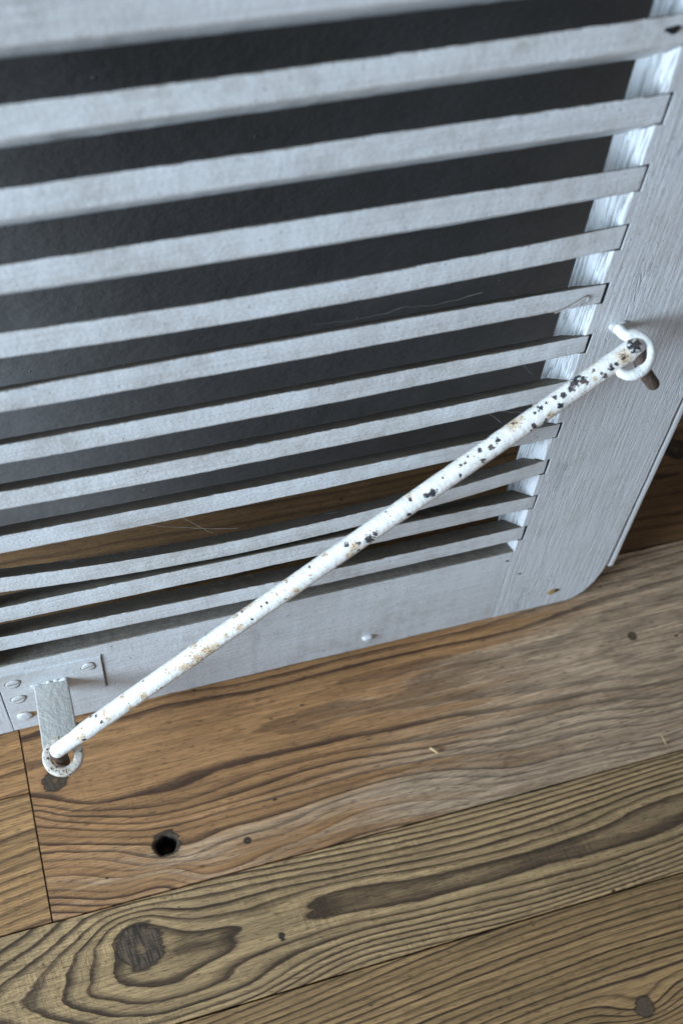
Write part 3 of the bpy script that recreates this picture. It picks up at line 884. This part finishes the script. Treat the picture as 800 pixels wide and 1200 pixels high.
mat_eye = chipped('eye_enamel', (0.60, 0.54, 0.46), amount=0.15, rustiness=2.4, rough=0.5, iron0=(0.045, 0.026, 0.016), iron1=(0.14, 0.075, 0.038))
sh_part('eye', strap_eye_bm, mat_eye, st, 45)
# weld blobs at the strap's root
for i in range(5):
    sh_part('weld_bead', dome(-0.3693 + i * 0.0048 + R.uniform(-.0008, .0008), 0.0660, 0.0004, 0.0036, 0.0026, R.uniform(.0010, .0022), 14, wob=0.25), mat_plate, st, 60)

# --- eye screw that holds the bar on the stile
cen = [(0.0126, 0.3338, 0.0283), (0.0167, 0.3333, 0.0306), (0.0218, 0.3343, 0.0313), (0.0269, 0.3365, 0.03), (0.0307, 0.3397, 0.0268), (0.0322, 0.3427, 0.0228), (0.0314, 0.3453, 0.0187), (0.0286, 0.347, 0.015), (0.025, 0.3476, 0.0126), (0.0214, 0.3469, 0.0121)]
path = spline([L(*q) for q in cen], 8)
npt = len(path)
rad = [0.0036 - 0.0006 * (1 - min(1, i / 12)) for i in range(npt)]
path, rad = add_caps(path, rad)
eye = sh_part('ring_hook', tube(path, rad, 18), mat_ring, right_stile, 60)
pth = spline([L(0.0205, 0.3425, -0.004), L(0.0203, 0.3440, 0.004), L(0.0205, 0.3452, 0.0085), L(0.0212, 0.3466, 0.0118)], 8)
rr_ = [0.0035] * len(pth)
pth, rr_ = add_caps(pth, rr_)
sh_part('shank', tube(pth, rr_, 18), mat_ring, eye, 60)
sh_part('paint_collar', dome(0.0205, 0.3432, 0.0, 0.0056, 0.0050, 0.0018, wob=0.18), mat_plate, eye, 60)

# --- small marks on the frame
plug = sh_part('plug', dome(0.0505, 0.0227, 0.0, 0.0052, 0.0040, 0.0007, wob=0.12), mat_bare, right_stile, 50)
sh_part('plug_hole', dome(0.0532, 0.0240, 0.0004, 0.0020, 0.0018, 0.0006), mat_iron, plug, 50)
b_rail = bpy.data.objects['bottom_rail']
sh_part('paint_blob', dome(-0.1120, 0.0190, 0.0, 0.0042, 0.0036, 0.0030, wob=0.15), mat_plate, b_rail, 60)
sh_part('nail_dent', dome(-0.0035, 0.0900, 0.0, 0.0013, 0.0013, 0.0003), mat_iron, b_rail, 60)
sh_part('nail_dent', dome(0.0120, 0.0655, 0.0, 0.0014, 0.0012, 0.0003), mat_iron, right_stile, 60)
slats = [o for o in shutter.children if o.name.startswith('slat')]
sh_part('nail_hole', dome(-0.0078, 0.5462, 0.0, 0.0038, 0.0020, 0.0010, wob=0.2), mat_hole, slats[0], 60)
dp = spline([L(-0.027, 0.3665, 0.0008), L(-0.018, 0.3700, 0.0008), L(-0.0095, 0.3755, 0.0008), L(-0.0072, 0.3748, 0.0008), L(-0.0080, 0.3715, 0.0008), L(-0.0115, 0.3692, 0.0008)], 8)
sh_part('paint_drip', tube(dp, [0.0005 + 0.0003 * math.sin(i * 0.13) for i in range(len(dp))], 8), mat_slat, slats[4], 60)

# ------------------------------------------------------------------ the stay bar: bent pin, long shaft, hooked tail
A3 = loc(-0.3625, 0.071, 0.0575)
B3 = loc(0.0228, 0.3431, 0.019)
ax = (B3 - A3).normalized()
bar = tag(empty('stay_bar', loc(-0.3600, 0.055, 0.055)), 'chipped white iron stay bar running diagonally across the slats', 'stay bar')


def bar_part(name, path, radii, mat, seg=28, deg=60):
    p, r = add_caps(path, radii)
    o = from_bm(name, tube(p, r, seg), mat)
    smooth_by_angle(o, deg)
    o.parent = bar
    o.matrix_parent_inverse = Matrix.Translation(-bar.location)
    return o


Ln = (B3 - A3).length
sh_path, sh_rad = [], []
for i in range(561):
    q = i / 560
    p = A3.lerp(B3, q)
    p = p + Vector((0, 0, 0.0010 * math.sin(q * math.pi)))
    r = 0.0065
    if q < 0.055: r = 0.0055 + (0.0065 - 0.0055) * max(0, (q - 0.035) / 0.02)
    r += 0.00018 * nz(q * 40, 2, 6) + 0.00012 * nz(q * 140, 7, 6)
    sh_path.append(p); sh_rad.append(r)
shaft = bar_part('shaft', sh_path, sh_rad, mat_rod, 44)
for _ in range(120):             # small chips and rust freckles scattered along the bar
    q = R.uniform(0.03, 0.97)
    a = R.uniform(0, 6.283)
    e1 = ax.orthogonal().normalized()
    p = A3.lerp(B3, q) + (e1 * math.cos(a) + ax.cross(e1) * math.sin(a)) * 0.0065
    if R.random() < (0.6 if q > 0.45 else 0.25):
        CHIPS.append((*p, R.uniform(0.0009, 0.0016) * (1.3 if q > 0.7 else 1)))
    else:
        RUST.append((*p, R.uniform(0.0007, 0.0020) * (1.6 if q < 0.35 else 0.8)))
co = np.empty(len(shaft.data.vertices) * 3)
shaft.data.vertices.foreach_get('co', co)
co = co.reshape(-1, 3)
for nm, marks, k in (('chip', CHIPS, 1.0), ('stain', RUST, 2.0)):
    d = np.full(len(co), 9.0)
    for (x, y, z, r) in marks:
        d = np.minimum(d, np.linalg.norm(co - np.array((x, y, z)), axis=1) / (r * k))
    shaft.data.attributes.new(nm, 'FLOAT', 'POINT').data.foreach_set('value', d.astype(np.float32))
dn = Vector((0, 0, -1))
pin = spline([A3 + ax * 0.004, A3 + dn * 0.004 - ax * 0.0015, A3 + dn * 0.015 + ax * 0.0005, A3 + dn * 0.034 + ax * 0.0008], 8)
bar_part('pin', pin, [0.0050] * len(pin), mat_rust)
tl = spline([loc(0.0225, 0.3430, 0.0195), loc(0.0258, 0.3392, 0.0235), loc(0.0285, 0.3318, 0.0290), loc(0.0345, 0.3240, 0.0335)], 8)
bar_part('hook_tail', tl, [0.0052 - 0.0012 * i / len(tl) for i in range(len(tl))], mat_rust)

# ------------------------------------------------------------------ crumbs and splinters lying on the boards


def splinter(name, x, y, ln, ang, up, r, mat, label, cat):
    d = Vector((math.cos(ang) * math.cos(up), math.sin(ang) * math.cos(up), math.sin(up)))
    p0 = Vector((x, y, r + 0.0003))
    path = [p0 + d * ln * i / 6 + Vector((0, 0, 0.1 * ln * math.sin(i / 6 * 3))) for i in range(7)]
    o = from_bm(name, tube(path, [r * (1.1 - 0.5 * abs(i / 6 - 0.5)) for i in range(7)], 6), mat)
    return tag(o, label, cat)


mat_straw = plain('straw', (0.50, 0.36, 0.16), 0.7)
splinter('straw', 0.1027, -0.1386, 0.010, 1.9, 0.5, 0.0004, mat_straw, 'bit of straw standing up at the board edge far right', 'straw')
splinter('wood_splinter', -0.0860, -0.0930, 0.007, -0.9, 0.1, 0.0011, mat_straw, 'short yellow wood splinter on the middle floor board', 'splinter')

mat_web = plain('cobweb_thread', (0.42, 0.40, 0.36), 0.8)
bm = bmesh.new()
R2 = random.Random(3)
for (s0, t0, n0, s1, t1, n1) in ((-0.17, 0.3700, -0.020, -0.115, 0.3770, -0.014), (-0.115, 0.377, -0.014, -0.07, 0.381, -0.012), (-0.05, 0.374, -0.016, -0.012, 0.345, -0.018),
                                 (-0.04, 0.330, -0.014, -0.016, 0.288, -0.020), (-0.07, 0.286, -0.012, -0.02, 0.262, -0.010),
                                 (-0.055, 0.283, -0.015, -0.035, 0.254, -0.012), (-0.30, 0.225, -0.018, -0.215, 0.196, -0.010), (-0.26, 0.225, -0.022, -0.232, 0.194, -0.012)):
    a, b_ = loc(s0, t0, n0), loc(s1, t1, n1)
    pts = [a.lerp(b_, i / 10) + Vector((0, 0, -0.004 * math.sin(i / 10 * math.pi))) + Vector((R2.uniform(-1, 1), R2.uniform(-1, 1), R2.uniform(-1, 1))) * 0.0005 for i in range(11)]
    t = tube(pts, [0.00008] * 11, 4)
    me = bpy.data.meshes.new('tmp')
    t.to_mesh(me)
    t.free()
    bm.from_mesh(me)
    bpy.data.meshes.remove(me)
web = tag(from_bm('cobweb', bm, mat_web), 'faint cobweb threads strung between the slats', 'cobweb', kind='stuff')
